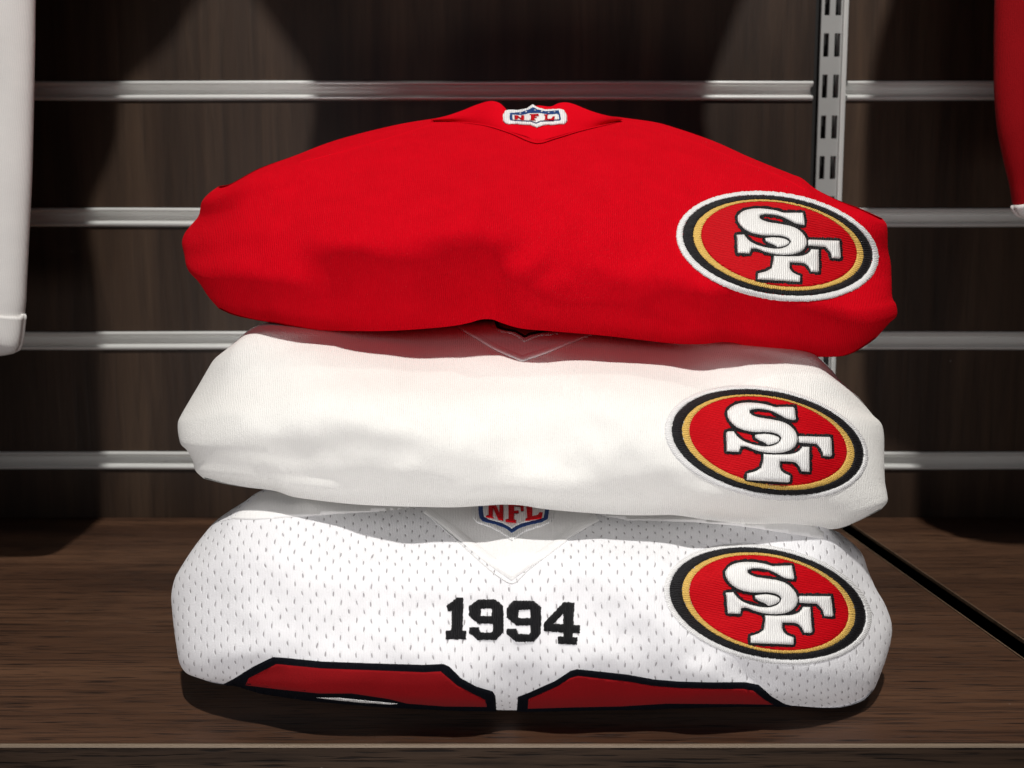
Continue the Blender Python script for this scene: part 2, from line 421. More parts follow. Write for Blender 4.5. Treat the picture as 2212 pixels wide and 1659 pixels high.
def applique(name, surf, poly, mat, parent, lo, hi, wd=6.0, step=4.0, holes=(), jitter=0.0, label=None, flat=False):
    """embroidered or sewn shape: domed sheet following the cloth. lo/hi metres above the cloth at edge/middle"""
    polys = [dens(q, step) for q in (poly, *holes)]
    if jitter: polys = [q + rng.normal(0, jitter, q.shape) for q in polys]
    lo_, hi_ = polys[0].min(0), polys[0].max(0)
    gx, gy = np.meshgrid(np.arange(lo_[0], hi_[0], step), np.arange(lo_[1], hi_[1], step * 0.9)); gx[1::2] += step / 2
    G = np.stack([gx.ravel(), gy.ravel()], -1)
    ok = inside(polys[0], G)
    for hq in polys[1:]: ok &= ~inside(hq, G)
    G = G[ok]; G = G[bdist(polys, G) > step * 0.45]
    verts = [Vector(q) for pl in polys for q in pl] + [Vector(q) for q in G]
    edges = []; k = 0
    for pl in polys:
        edges += [(k + i, k + (i + 1) % len(pl)) for i in range(len(pl))]; k += len(pl)
    vo, eo, fo, *_ = delaunay_2d_cdt(verts, edges, [], 0, 1e-5)
    P = np.array([(v.x, v.y) for v in vo]); fo = np.array([f for f in fo if len(f) == 3])
    cen = P[fo].mean(1); ok = inside(polys[0], cen)
    for hq in polys[1:]: ok &= ~inside(hq, cen)
    fo = fo[ok]
    used = np.unique(fo); rm = -np.ones(len(P), int); rm[used] = np.arange(len(used)); P = P[used]; fo = rm[fo]
    d = bdist(polys, P); q = np.clip(d / wd, 0, 1)
    h = lo + (hi - lo) * np.sqrt(np.clip(1 - (1 - q) ** 2, 0, 1))
    V = surf.lift(P, h)
    # skirt down into the cloth
    n0 = len(V); cnt = {}
    for f in fo:
        for i in range(3):
            e = (int(f[i]), int(f[(i + 1) % 3])); cnt[tuple(sorted(e))] = cnt.get(tuple(sorted(e)), []) + [e]
    rim = [v[0] for v in cnt.values() if len(v) == 1]; ids = sorted({i for e in rim for i in e}); mp = {i: n0 + j for j, i in enumerate(ids)}
    V += surf.lift(P[ids], np.full(len(ids), -0.0006))
    # face orientation towards the camera (pixel y runs down)
    f0 = fo[0]; a, b, c = P[f0]; ccw = ((b - a)[0] * (c - a)[1] - (b - a)[1] * (c - a)[0]) > 0
    Fc = [tuple(f[::-1]) for f in fo] if ccw else [tuple(f) for f in fo]
    Fs = [(e[0], e[1], mp[e[1]], mp[e[0]]) for e in rim]
    uv = np.vstack([P, P[ids]]) / 100.0
    o = mesh_obj(name, V, Fc + Fs, mat, parent, uvs=uv, label=label)
    return o
def ribbon(name, surf, line, width, mat, parent, lo, hi, closed=True, nseg=5, step=4.0, jitter=0.0, label=None):
    """corded edge: a raised strip following a traced line"""
    L = dens(line, step) if closed else catmull_lin(line, step)
    n = len(L)
    if closed: t = np.roll(L, -1, axis=0) - np.roll(L, 1, axis=0)
    else: t = np.gradient(L, axis=0)
    t /= np.linalg.norm(t, axis=1, keepdims=True) + 1e-9; nr = np.stack([-t[:, 1], t[:, 0]], -1)
    qs = np.linspace(-1, 1, nseg); P = []; hs = []; uv = []
    arc = np.concatenate([[0], np.cumsum(np.linalg.norm(np.diff(L, axis=0), axis=1))])
    wv = width / 2 * (1 + (rng.normal(0, jitter, n) if jitter else np.zeros(n)))
    for i in range(n):
        for q in qs:
            P.append(L[i] + nr[i] * q * wv[i]); hs.append(lo + (hi - lo) * math.sqrt(max(0, 1 - q * q))); uv.append((arc[i] / 100, q * width / 200))
    V = surf.lift(P, hs); Fc = []
    for i in range(n if closed else n - 1):
        for k in range(nseg - 1):
            a, b = i * nseg + k, ((i + 1) % n) * nseg + k
            Fc.append((a, b, b + 1, a + 1))
    p = [Vector(V[i]) for i in Fc[len(Fc) // 2][:3]]
    if (p[1] - p[0]).cross(p[2] - p[1]).dot(p[0] - CAMP) > 0: Fc = [f[::-1] for f in Fc]
    return mesh_obj(name, V, Fc, mat, parent, uvs=np.array(uv), label=label)
def catmull_lin(line, step):
    p = catmull(line, 400); L = np.linalg.norm(np.diff(p, axis=0), axis=1).sum()
    i = np.linspace(0, 399, max(3, int(L / step))); k = np.arange(400)
    return np.stack([np.interp(i, k, p[:, 0]), np.interp(i, k, p[:, 1])], -1)
def ell(e, t):
    cx, cy, Wd, Ht, dy = e
    return np.stack([cx + Wd * np.cos(t), cy + dy * np.cos(t) + math.sqrt(Ht * Ht - dy * dy) * np.sin(t)], -1)
def ring(name, surf, eo, ei, mat, parent, lo, hi, nseg=9, nt=420, jit=0.5, label=None):
    t = np.linspace(0, 2 * math.pi, nt, endpoint=False); O, I = ell(eo, t), ell(ei, t)
    jo, ji = rng.normal(0, jit, nt), rng.normal(0, jit, nt); P = []; hs = []; uv = []
    arc = np.concatenate([[0], np.cumsum(np.linalg.norm(np.diff(O, axis=0), axis=1))])
    for i in range(nt):
        dr = (O[i] - I[i]); ln = np.linalg.norm(dr); dr = dr / ln
        for k in range(nseg):
            q = k / (nseg - 1); P.append(I[i] + dr * (ln * q + jo[i] * q + ji[i] * (1 - q)))
            hs.append(lo + (hi - lo) * math.sqrt(max(0, 1 - (2 * q - 1) ** 2))); uv.append((arc[i] / 100, q * ln / 100))
    V = surf.lift(P, hs); Fc = []
    for i in range(nt):
        for k in range(nseg - 1):
            a, b = i * nseg + k, ((i + 1) % nt) * nseg + k
            Fc.append((a, b, b + 1, a + 1))
    p = [Vector(V[i]) for i in Fc[10][:3]]
    if (p[1] - p[0]).cross(p[2] - p[1]).dot(p[0] - CAMP) > 0: Fc = [f[::-1] for f in Fc]
    return mesh_obj(name, V, Fc, mat, parent, uvs=np.array(uv), label=label)

def crop(pts, x0, y0, s): return [(x0 + x * s, y0 + y * s) for x, y in pts]

# ------------------------------------------------------------------ the wall
D_W = 0.728                               # distance to the wall face
def wz(y, d=D_W): return float(unproj(0, y, d)[2])
def wx(x, y, d=D_W): return float(unproj(x, y, d)[0])
wall = empty('slat_wall', (0, D_W, 0), 'dark wood panelled shop wall with horizontal metal rails behind the stack', 'wall')
rail_ys = [(178, 217), (450, 491), (713, 753), (974, 1014)]
rz = [(wz(b), wz(a)) for a, b in rail_ys]
pitch = (rz[0][0] - rz[3][0]) / 3; rh = rz[1][1] - rz[1][0]
rz = [(rz[3][0] + pitch * k, rz[3][0] + pitch * k + rh) for k in (5, 4, 3, 2, 1, 0)]
ux0, ux1 = wx(1757, 200), wx(1826, 200)   # channel of the slotted upright
bays = [(-0.95, ux0), (ux1, 0.95)]
zs = [1.02] + [z for r in rz for z in (r[1], r[0])] + [-0.012]
for (x0, x1) in bays:
    zt = rz[0][1] + (pitch - rh)
    tops = [zt] + [r[0] for r in rz]; bots = [r[1] for r in rz] + [-0.012]
    for k, (za, zb) in enumerate(zip(tops, bots)):
        p = box('panel', x0, x1, D_W, D_W + 0.016, zb + 0.0002, za - 0.0002, M['wall'], wall, bev=0.0006)
    box('panel', x0, x1, D_W, D_W + 0.016, zt + 0.0004, 1.1, M['wall'], wall, bev=0.0006)
# rail cross-section (y forward is negative), lips stand proud of the panel
def rail_mesh(x0, x1, z0, z1, parent):
    hh = z1 - z0; yb = D_W
    lip = hh * 0.26
    def arc(zc, r, n=7):    # rounded lip
        return [(yb - 0.0005 - r * 0.9 * math.sin(math.pi * i / (n - 1)), zc + r * math.cos(math.pi * i / (n - 1))) for i in range(n)]
    top = arc(z1 - lip / 2, lip / 2); bot = arc(z0 + lip / 2, lip / 2)
    recess = [(yb + 0.0035, z1 - lip - 0.0003), (yb + 0.0050, z1 - lip - 0.0016), (yb + 0.0046, (z0 + z1) / 2), (yb + 0.0028, z0 + lip + 0.0014), (yb + 0.0016, z0 + lip + 0.0002)]
    pr = [(yb + 0.012, z1)] + top + recess + bot + [(yb + 0.012, z0)]
    xs = np.linspace(x0, x1, 60); V = []; Fc = []
    for x in xs:
        wv = 0.00018 * math.sin(x * 23 + z0 * 90)
        V += [(x, y, z + wv) for y, z in pr]
    m = len(pr)
    for i in range(len(xs) - 1):
        for k in range(m - 1): Fc.append((i * m + k, i * m + k + 1, (i + 1) * m + k + 1, (i + 1) * m + k))
    n = len(V); Fc.append(tuple(range(m))); Fc.append(tuple(range(n - 1, n - m - 1, -1)))
    o = mesh_obj('rail', V, Fc, M['rail'], parent)
    mod = o.modifiers.new('split', 'EDGE_SPLIT'); mod.split_angle = math.radians(50)
for (x0, x1) in bays:
    for z0, z1 in rz: rail_mesh(x0 + (0.001 if x0 > 0 else 0), x1 - (0.001 if x1 < 0.5 else 0), z0, z1, wall)

# slotted upright in its channel
up = empty('slotted_upright', ((ux0 + ux1) / 2, D_W, 0), 'pale steel upright with two columns of slots between the wall panels', 'upright')
sx0, sx1 = wx(1768, 200), wx(1813, 200)
fx0, fx1 = wx(1814, 200), wx(1823, 200)
sl = (sx1 - sx0)
cols = [0, 0.14, 0.39, 0.66, 0.93, 1.0]
yA, yB = D_W - 0.0012, D_W + 0.0006
pit = (wz(0.5 * (215 + 365) * .3385) - wz(0.5 * (475 + 630) * .3385)); sh = wz(215 * .3385) - wz(365 * .3385)
zc0 = wz(290 * .3385)
V = []; Fc = []
zedges = []
for k in range(12, -17, -1):
    zc = zc0 + k * pit
    zedges += [(zc + sh / 2, 's'), (zc - sh / 2, 'e')]
zl = [1.1] + [z for z, _ in zedges if z < 1.1 and z > 0.004] + [0.002]
xe = [sx0 + c * sl for c in cols]
bm = bmesh.new(); gv = [[bm.verts.new((x, yA, z)) for x in xe] for z in zl]
allz = [z for z, _ in zedges if z < 1.1 and z > 0.004]; first_is_s = [t for z, t in zedges if z < 1.1 and z > 0.004][0] == 's'
for i in range(len(zl) - 1):
    slot_row = (i % 2 == 1) if first_is_s else (i % 2 == 0)
    for j in range(len(xe) - 1):
        if slot_row and j in (1, 3): continue
        bm.faces.new((gv[i][j], gv[i + 1][j], gv[i + 1][j + 1], gv[i][j + 1]))
r = bmesh.ops.extrude_face_region(bm, geom=bm.faces[:])
for e in r['geom']:
    if isinstance(e, bmesh.types.BMVert): e.co.y = yB
bmesh.ops.recalc_face_normals(bm, faces=bm.faces[:]); bm.verts.index_update()
mesh_obj('slotted_face', [v.co.copy() for v in bm.verts], [[v.index for v in f.verts] for f in bm.faces], M['upright'], up, smooth=False); bm.free()
box('side_flange', fx0, fx1, D_W - 0.0042, D_W + 0.012, 0.002, 1.1, M['rail'], up, bev=0.0006)
#box('side_flange', sx0 - 0.0012, sx0 - 0.0002, D_W - 0.0030, D_W + 0.012, 0.002, 1.1, M['upright'], up, bev=0.0003)
box('channel_back', ux0 - 0.002, ux1 + 0.002, D_W + 0.013, D_W + 0.02, 0.002, 1.1, M['dark'], up)
back = box('wall_backing', -0.95, 0.95, D_W + 0.021, D_W + 0.03, -0.06, 1.1, M['dark'], wall)

# ------------------------------------------------------------------ the shelf
D_F = on_z(1106, 1609).y
shelf = empty('shelf', (0, D_F, 0), 'dark wood display shelf with a pale front edge under the folded jerseys', 'shelf')
gx = 0.2708; gw = 0.0078
box('board', -0.95, gx - gw, D_F + 0.0012, D_W - 0.0004, -0.018, 0, M['shelf'], shelf, bev=0.0004)
box('board', gx + gw, 0.95, D_F + 0.0012, D_W - 0.0004, -0.018, 0.0, M['shelf'], shelf, bev=0.0004)
box('edge_strip', gx - gw + 0.0001, gx - gw + 0.0010, D_F + 0.0012, D_W - 0.0006, -0.0016, 0.0002, M['cut'], shelf, label='thin pale cut edge beside the gap')
box('edge_strip', gx + gw - 0.0010, gx + gw - 0.0001, D_F + 0.0012, D_W - 0.0006, -0.0016, 0.0004, M['cut'], shelf, label='thin pale cut edge beside the gap')
box('front_edge', -0.95, 0.95, D_F - 0.0007, D_F + 0.0010, -0.0011, 0.0002, M['edge'], shelf, bev=0.0003)
box('fascia', -0.95, 0.95, D_F + 0.0006, D_F + 0.018, -0.14, -0.0182, M['dark'], shelf)
box('fascia_board', -0.95, 0.95, D_F - 0.0006, D_F + 0.0004, -0.14, -0.0012, M['fascia'], shelf)
box('gap_shade', gx - gw - 0.001, gx - gw, D_F + 0.002, D_W - 0.001, -0.045, -0.0018, M['dark'], shelf)  # near-black sheets stand in for the shade inside the gap
box('gap_shade', gx + gw, gx + gw + 0.001, D_F + 0.002, D_W - 0.001, -0.045, -0.0018, M['dark'], shelf)
box('underside', -0.95, 0.95, D_F + 0.02, D_W, -0.06, -0.045, M['dark'], shelf)

# ------------------------------------------------------------------ letter shapes traced from the middle patch
Q = lambda pts: crop(pts, 1450.3, 823.4, 0.2115)
S_shape = Q([(1098,262),(1258,262),(1274,402),(1175,387),(1110,347),(1030,305),(930,284),(850,282),(802,298),(800,324),(832,350),(900,372),(1010,387),(1120,407),(1200,442),(1262,502),(1292,570),(1285,635),(1240,692),(1160,726),(1060,736),(950,729),(840,701),(765,664),(708,668),(690,724),(562,718),(558,513),(636,510),(672,565),(735,612),(820,642),(900,660),(985,668),(1060,652),(1108,618),(1122,580),(1095,545),(1040,526),(960,518),(870,522),(780,512),(690,486),(618,436),(572,372),(568,310),(605,262),(670,230),(770,215),(880,222),(980,238),(1060,266)])
F_arm = Q([(1296,560),(1632,570),(1642,772),(1548,765),(1535,700),(1482,642),(1300,628)])
F_body = Q([(940,742),(1080,748),(1220,748),(1300,720),(1338,668),(1412,672),(1412,928),(1328,920),(1296,852),(1250,822),(1112,818),(1104,880),(1134,932),(1216,966),(1210,1036),(768,1010),(774,942),(858,922),(916,884),(934,820)])
F_serif = Q([(852,548),(930,536),(1010,540),(1080,560),(1110,585),(1100,615),(1050,643),(985,655),(950,625),(895,605),(858,580)])
anchors2 = np.array(Q([(1258,262),(560,718),(770,1010),(1210,1035),(1635,568),(1640,772),(565,340)]))
anchors1 = np.array(crop([(1302,325),(748,672),(918,905),(1275,922),(1622,580),(1624,728),(742,400)], 1403.6, 374.3, 0.25381))
anchors3 = np.array(crop([(1257,408),(765,785),(935,1005),(1270,1024),(1560,655),(1566,808),(738,492)], 1356.8, 1104.2, 0.2820))
def affine(src, dst):
    A = np.hstack([src, np.ones((len(src), 1))]); Mx, *_ = np.linalg.lstsq(A, dst, rcond=None)
    return lambda pts: (np.hstack([np.asarray(pts, float), np.ones((len(pts), 1))]) @ Mx)

def team_patch(surf, parent, e_out, e_blk, e_gold, e_red, anchors, border_hi=0.0012):
    T = affine(anchors2, anchors)
    c = ell(e_out, np.array([0.0, math.pi])).mean(0)
    pt = ring('oval_patch', surf, e_out, e_blk, M['t_border'], parent, 0.0001, border_hi, label='oval embroidered patch on the sleeve')
    ring('black_ring', surf, e_blk, e_gold, M['t_black'], pt, 0.0004, 0.0012)
    ring('gold_ring', surf, e_gold, e_red, M['t_gold'], pt, 0.0004, 0.0011)
    t = np.linspace(0, 2 * math.pi, 160, endpoint=False)
    applique('red_field', surf, ell(e_red, t), M['t_red'], pt, 0.0005, 0.0006, wd=5, step=5)
    for nm, sh, z in (('letter_f', F_serif, 0), ('letter_f', F_arm, 0), ('letter_f', F_body, 0), ('letter_s', S_shape, 0.00035)):
        pl = smooth_closed(T(sh), 38, 2)
        ribbon(nm + '_outline', surf, pl, 12.0, M['t_black'], pt, 0.0006 + z, 0.0012 + z, step=3.0, jitter=0.12)
        applique(nm, surf, pl, M['t_white'], pt, 0.0011 + z, 0.0027 + z, wd=9, step=3.2, jitter=0.12)
    return pt

def shield(surf, parent, outer, blue, inner, letters, name='shield_patch', mats=None, notch=None, label=None, stars=()):
    mo, mb, mi, ml = mats or (M['t_border'], M['t_blue'], M['t_white'], M['t_red'])
    s = applique(name, surf, outer, mo, parent, 0.0005, 0.0012, wd=4, step=3.5, jitter=0.3, label=label)
    applique('shield_band', surf, blue, mb, s, 0.0011, 0.0016, wd=3, step=3.0, jitter=0.15)
    applique('shield_field', surf, inner, mi, s, 0.0016, 0.0018, wd=3, step=3.0, jitter=0.1)
    for l in letters: applique('letter', surf, l, ml, s, 0.0023, 0.0029, wd=2.5, step=2.0)
    for l in stars: applique('star', surf, l, M['t_white'], s, 0.0016, 0.0021, wd=2, step=2.0)
    return s

# ------------------------------------------------------------------ bottom jersey: white mesh, red numbers, year
GJ = 'folded jerseys in the stack'
j3 = empty('folded_jersey', (0.01, 0.46, 0), 'white mesh folded jersey with black 1994 and red numbers at the bottom of the stack', 'jersey', GJ)
top3 = [(501,1100),(530,1082),(559,1062),(600,1052),(760,1046),(1106,1046),(1500,1060),(1740,1090),(1797,1143),(1812,1150),(1822,1158)]
right3 = [(1822,1158),(1847,1178),(1864,1200),(1876,1234),(1893,1273),(1910,1302),(1924,1338),(1927,1358),(1924,1386),(1912,1429),(1895,1474),(1887,1491)]
bot3 = [(433,1466),(457,1474),(481,1478),(505,1478),(560,1494),(650,1508),(760,1519),(880,1527),(1000,1532),(1106,1534),(1250,1532),(1400,1529),(1560,1524),(1690,1523),(1780,1529),(1822,1527),(1864,1513),(1887,1491)]
left3 = [(501,1100),(464,1127),(440,1155),(417,1185),(393,1222),(378,1249),(370,1286),(371,1310),(375,1351),(381,1395),(389,1435),(403,1454),(433,1466)]
folds3 = [(620,1440, 450,1465, 22, 0.004), (1085,1470, 1100,1530, 40, 0.005), (1640,1460, 1720,1500, 26, 0.006), (1560,1440, 1640,1470, 30, 0.003),
          (1290,1330, 1440,1460, 40, 0.0030), (1360,1290, 1520,1440, 34, -0.0025), (700,1250, 900,1390, 70, -0.0020), (820,1380, 1000,1440, 40, -0.0015), (480,1330, 640,1400, 50, 0.002)]
_, d3 = cloth_body('body', top3, right3, bot3, left3,
    [(0, .470), (.07, .425), (.17, .391), (.34, .363), (.55, .353), (.70, .348), (.82, .3475), (.93, .355), (1, .369)],
    (.050, 1.7, .055, 1.8), M['mesh'], j3, folds3, thick=0.17, floor=True, seed=3.1, lump=0.0016)
s3 = Surf(d3, (1140, 1320))
c5 = lambda p: crop(p, 355.6, 1029.3, 0.3384)
c4 = lambda p: crop(p, 888.9, 1048.0, 0.28201)
c6 = lambda p: crop(p, 1356.8, 1104.2, 0.2820)
# smooth shoulder yokes and collar
applique('shoulder_yoke', s3, [(560,1064),(700,1056),(950,1052)] + c4([(60,170)]) + c5([(1400,222),(1100,240),(800,262),(560,278),(430,272),(300,300)]) + [(478,1120)], M['white_smooth'], j3, 0.0001, 0.0002, wd=3, step=8)
applique('shoulder_yoke', s3, c4([(1400,225)]) + [(1330,1062),(1500,1066),(1700,1096),(1780,1150)] + c6([(1500,215),(1100,150),(820,110),(500,85),(200,75),(0,72)]), M['white_smooth'], j3, 0.0001, 0.0002, wd=3, step=8)
collar3 = c4([(120,190),(330,390),(560,590),(765,735),(950,600),(1100,480),(1250,345),(1400,230),(1350,120),(760,60),(200,100)])
applique('collar', s3, collar3, M['white_smooth'], j3, 0.0001, 0.0003, wd=4, step=6)
ribbon('collar_band', s3, c4([(110,185),(330,350),(560,535),(730,655),(765,680),(800,660),(900,590),(1050,490),(1240,350),(1420,245)]), 19, M['white_smooth'], j3, 0.0002, 0.0010, closed=False, nseg=7)
ribbon('seam', s3, c4([(90,195),(290,375),(540,600),(690,715),(775,752),(900,645),(1060,525),(1260,370),(1400,262)]), 2.6, M['t_border'], j3, 0.0, 0.0007, closed=False, nseg=3)
# year embroidery
nine = [(510,875),(640,875),(702,925),(706,1010),(704,1125),(645,1187),(508,1187),(440,1130),(442,1090),(515,1090),(530,1128),(608,1130),(622,1118),(622,1062),(510,1062),(440,1003),(438,930)]
nine2 = [(780,885),(935,885),(992,935),(994,1030),(990,1140),(935,1202),(800,1200),(728,1140),(728,1100),(802,1100),(822,1140),(900,1142),(912,1128),(912,1075),(798,1075),(728,1012),(728,945)]
dg = [([(350,860),(398,862),(392,1112),(420,1116),(418,1181),(260,1181),(262,1115),(303,1110),(308,965),(280,968),(266,925),(300,900)], []),
      (nine, [[(532,945),(614,945),(614,1004),(532,1004)]]), (nine2, [[(820,955),(910,955),(910,1018),(820,1018)]]),
      ([(1165,896),(1248,900),(1242,1070),(1292,1074),(1292,1132),(1236,1134),(1234,1165),(1270,1168),(1268,1224),(1120,1216),(1120,1160),(1166,1160),(1166,1130),(1014,1118),(1014,1055)], [[(1162,985),(1162,1066),(1086,1064)]])]
yr = empty('year_number', tuple(Vector(s3.at(1106, 1345)[0]) - root_loc(j3))); yr.parent = j3
for pl, hs in dg:
    applique('digit', s3, c4(pl), M['t_black'], yr, 0.0004, 0.0015, wd=6, step=3.0, holes=[c4(h) for h in hs], jitter=0.45)
# big red numbers curling under the fold
nl_up = c5([(375,1326),(440,1292),(560,1217),(690,1153),(760,1157),(1000,1181),(1300,1192),(1659,1203)]) + c4([(150,1374),(245,1370),(290,1390),(380,1480),(500,1545),(620,1580),(642,1612),(646,1650)])
nl_in = [(x + ox, y + oy) for (x, y), (ox, oy) in zip([nl_up[2], nl_up[3], nl_up[5], nl_up[6], nl_up[7], nl_up[8], nl_up[9], nl_up[11], nl_up[12], nl_up[13]],
        [(-8, 24), (8, 15), (0, 15), (0, 15), (0, 16), (0, 16), (-6, 16), (-8, 16), (-8, 15), (-16, 18)])]
nl = nl_up + [(1072,1538),(1000,1537),(960,1535),(880,1532),(760,1524),(650,1513),(560,1499),(505,1483)]
a1 = applique('number_panel', s3, nl, M['t_navy'], j3, 0.0002, 0.0010, wd=4, step=5, label='left red number with black edge curling under the fold')
applique('number_fill', s3, nl_in + [(1052,1527),(960,1526),(880,1520),(840,1510),(760,1498),(690,1498),(600,1489),(530,1480)], M['number_red'], a1, 0.0011, 0.0013, wd=3, step=5)
applique('number_fill', s3, [(682,1507),(730,1507),(800,1514),(862,1520),(845,1522),(780,1518),(730,1513)], M['t_white'], a1, 0.0012, 0.0015, wd=2, step=3, label='thin white sliver of a lower number edge')
nr_up = [(1117,1526)] + c4([(815,1622),(900,1590),(1100,1500),(1220,1422),(1270,1410),(1659,1452)]) + c6([(200,1290),(400,1306),(650,1312),(900,1310),(1000,1330),(1100,1420),(1200,1478),(1260,1492)])
nr = nr_up + [(1690,1528),(1560,1529),(1400,1534),(1250,1537),(1116,1539)]
a2 = applique('number_panel', s3, nr, M['t_navy'], j3, 0.0002, 0.0010, wd=4, step=5, label='right red number with black edge curling under the fold')
nr_in = c4([(895,1640),(1010,1590),(1120,1540),(1215,1478),(1275,1462),(1659,1505)]) + c6([(200,1340),(400,1356),(650,1362),(880,1362),(960,1376),(1040,1440),(1110,1482)])
applique('number_fill', s3, nr_in + [(1600,1521),(1440,1520),(1340,1526),(1240,1528),(1140,1531)], M['number_red'], a2, 0.0011, 0.0013, wd=3, step=5)
# shield on the collar
so = c4([(472,90),(466,200),(472,255),(500,290),(600,322),(680,362),(730,400),(768,430),(810,397),(870,357),(980,322),(1060,294),(1095,250),(1102,190),(1100,90)])
sb = c4([(510,110),(510,190),(518,250),(545,280),(640,302),(720,332),(768,368),(828,332),(900,307),(1000,285),(1045,260),(1056,190),(1056,110)])
si = c4([(546,120),(546,190),(556,242),(590,262),(700,292),(768,332),(838,294),(955,268),(1012,248),(1022,190),(1022,120)])
N3 = [(590,130),(640,130),(672,210),(674,130),(704,130),(702,272),(664,262),(624,172),(622,240),(632,252),(568,246),(572,232),(590,228)]
F3 = [(735,120),(858,130),(860,196),(838,200),(834,166),(786,160),(786,196),(820,192),(820,214),(786,214),(784,260),(804,268),(800,288),(720,280),(722,262),(744,256),(742,150)]
L3 = [(878,130),(926,130),(926,236),(968,226),(982,204),(1006,208),(996,256),(872,272),(874,254),(886,248)]
shield(s3, j3, so, sb, si, [c4(N3), c4(F3), c4(L3)], label='blue and white shield patch half hidden at the collar')
team_patch(s3, j3, (1658.5,1305.5,224.5,130.5,30), (1658.5,1303.8,212,121.2,29), (1660.5,1302.3,187,109.3,26.5), (1661,1301.9,172,103,24.5), anchors3, 0.0010)

# ------------------------------------------------------------------ middle jersey: plain white
j2 = empty('folded_jersey', (0.01, 0.46, 0.093), 'plain white folded jersey without numbers in the middle of the stack', 'jersey', GJ)
top2 = [(488,755),(514,733),(540,711),(576,697),(640,690),(900,684),(1106,682),(1400,694),(1640,722),(1740,748),(1774,776),(1795,797)]
right2 = [(1795,797),(1817,824),(1853,856),(1885,896),(1903,914),(1909,935),(1910,989),(1912,1043),(1916,1065),(1917,1083),(1903,1101)]
bot2 = [(440,1034),(484,1045),(532,1053),(595,1061),(632,1073),(687,1081),(760,1089),(834,1093),(908,1095),(981,1096),(1036,1093),(1086,1090),(1129,1092),(1171,1099),(1256,1107),(1357,1113),(1414,1113),(1457,1113),(1529,1123),(1637,1135),(1745,1142),(1810,1142),(1853,1126),(1903,1101)]
left2 = [(488,755),(462,777),(448,799),(429,832),(407,869),(392,895),(385,910),(384,925),(386,943),(391,960),(403,972),(416,994),(422,1016),(440,1034)]
folds2 = [(905,905, 955,898, 8, 0.0006), (430,990, 560,1020, 12, 0.0014), (1810,860, 1880,905, 8, 0.0016), (1560,1110, 1720,1128, 10, 0.0014), (1380,1060, 1460,1095, 10, 0.0014), (520,770, 640,752, 12, 0.001), (400,975, 700,985, 26, 0.003), (640,1000, 780,1060, 40, 0.006), (720,960, 960,990, 30, 0.0035), (800,1060, 1000,960, 42, -0.003), (700,900, 860,1000, 60, -0.002),
          (960,1030, 1180,1010, 50, 0.003), (1190,980, 1330,1030, 50, 0.003), (1160,1050, 1290,1080, 40, -0.001), (1260,900, 1420,1080, 36, 0.0035), (1330,1000, 1480,1100, 34, -0.003), (1220,850, 1330,960, 60, -0.0025),
          (500,860, 900,880, 60, -0.003), (430,820, 560,950, 40, -0.002), (1480,1105, 1800,1120, 20, 0.002), (1840,870, 1900,930, 24, 0.002)]
_, d2 = cloth_body('body', top2, right2, bot2, left2,
    [(0, .488), (.06, .445), (.14, .421), (.24, .399), (.42, .375), (.6, .363), (.76, .3585), (.88, .361), (.95, .367), (1, .380)],
    (.055, 1.7, .055, 1.9), M['white'], j2, folds2, thick=0.17, seed=8.3, lump=0.0018)
s2 = Surf(d2, (1150, 900))
c3 = lambda p: crop(p, 888.9, 655.0, 0.25381)
applique('collar', s2, c3([(380,150),(640,330),(900,462),(945,478),(1200,380),(1560,220),(1400,120),(900,110)]), M['white_smooth'], j2, 0.0001, 0.0007, wd=4, step=6)
ribbon('collar_band', s2, c3([(395,180),(560,275),(740,380),(900,448),(945,466),(990,450),(1150,395),(1330,320),(1520,250)]), 15, M['white_smooth'], j2, 0.0002, 0.0010, closed=False, nseg=7)
shield(s2, j2, c3([(662,60),(664,190),(690,222),(760,247),(850,264),(915,300),(960,338),(1010,312),(1080,287),(1180,275),(1250,262),(1262,60)]),
       c3([(706,70),(708,180),(730,217),(800,236),(880,249),(930,278),(965,300),(1000,278),(1100,257),(1200,244),(1222,70)]),
       c3([(730,80),(745,186),(800,212),(880,226),(930,250),(965,272),(1000,250),(1100,232),(1190,220),(1200,80)]), [],
       mats=(M['t_border'], M['t_navy'], M['number_red'], M['t_red']), label='black and white shield patch almost hidden under the red fold')
team_patch(s2, j2, (1655.8,957,220,124.5,28), (1658.3,955.5,207.3,114.5,27), (1659.5,955.2,186,103.3,25), (1659.3,952.5,170.3,96.5,23), anchors2, 0.0010)

# ------------------------------------------------------------------ top jersey: red
j1 = empty('folded_jersey', (0.01, 0.46, 0.17), 'bright red folded jersey on top of the stack', 'jersey', GJ)
top1 = [(473,402),(497,397),(532,378),(561,363),(634,337),(722,304),(850,271),(905,261),(949,255),(1000,253),(1100,252),(1222,251),(1300,250),(1336,253),(1359,256),(1420,265),(1465,278),(1542,305),(1618,339),(1709,376),(1732,385),(1759,406),(1808,431),(1858,450),(1905,471)]
right1 = [(1905,471),(1915,484),(1917,499),(1918,537),(1924,568),(1926,606),(1928,644),(1936,659),(1937,682),(1922,697),(1892,731)]
bot1 = [(473,667),(502,680),(561,693),(594,698),(631,707),(686,713),(759,715),(832,715),(905,711),(979,704),(1015,697),(1040,690),(1063,690),(1085,698),(1123,709),(1199,716),(1313,726),(1389,735),(1465,743),(1523,743),(1561,739),(1587,741),(1637,754),(1694,766),(1770,771),(1827,768),(1865,750),(1892,731)]
left1 = [(473,402),(451,418),(436,436),(429,466),(411,488),(398,506),(393,524),(398,550),(403,576),(411,590),(429,609),(451,642),(473,667)]
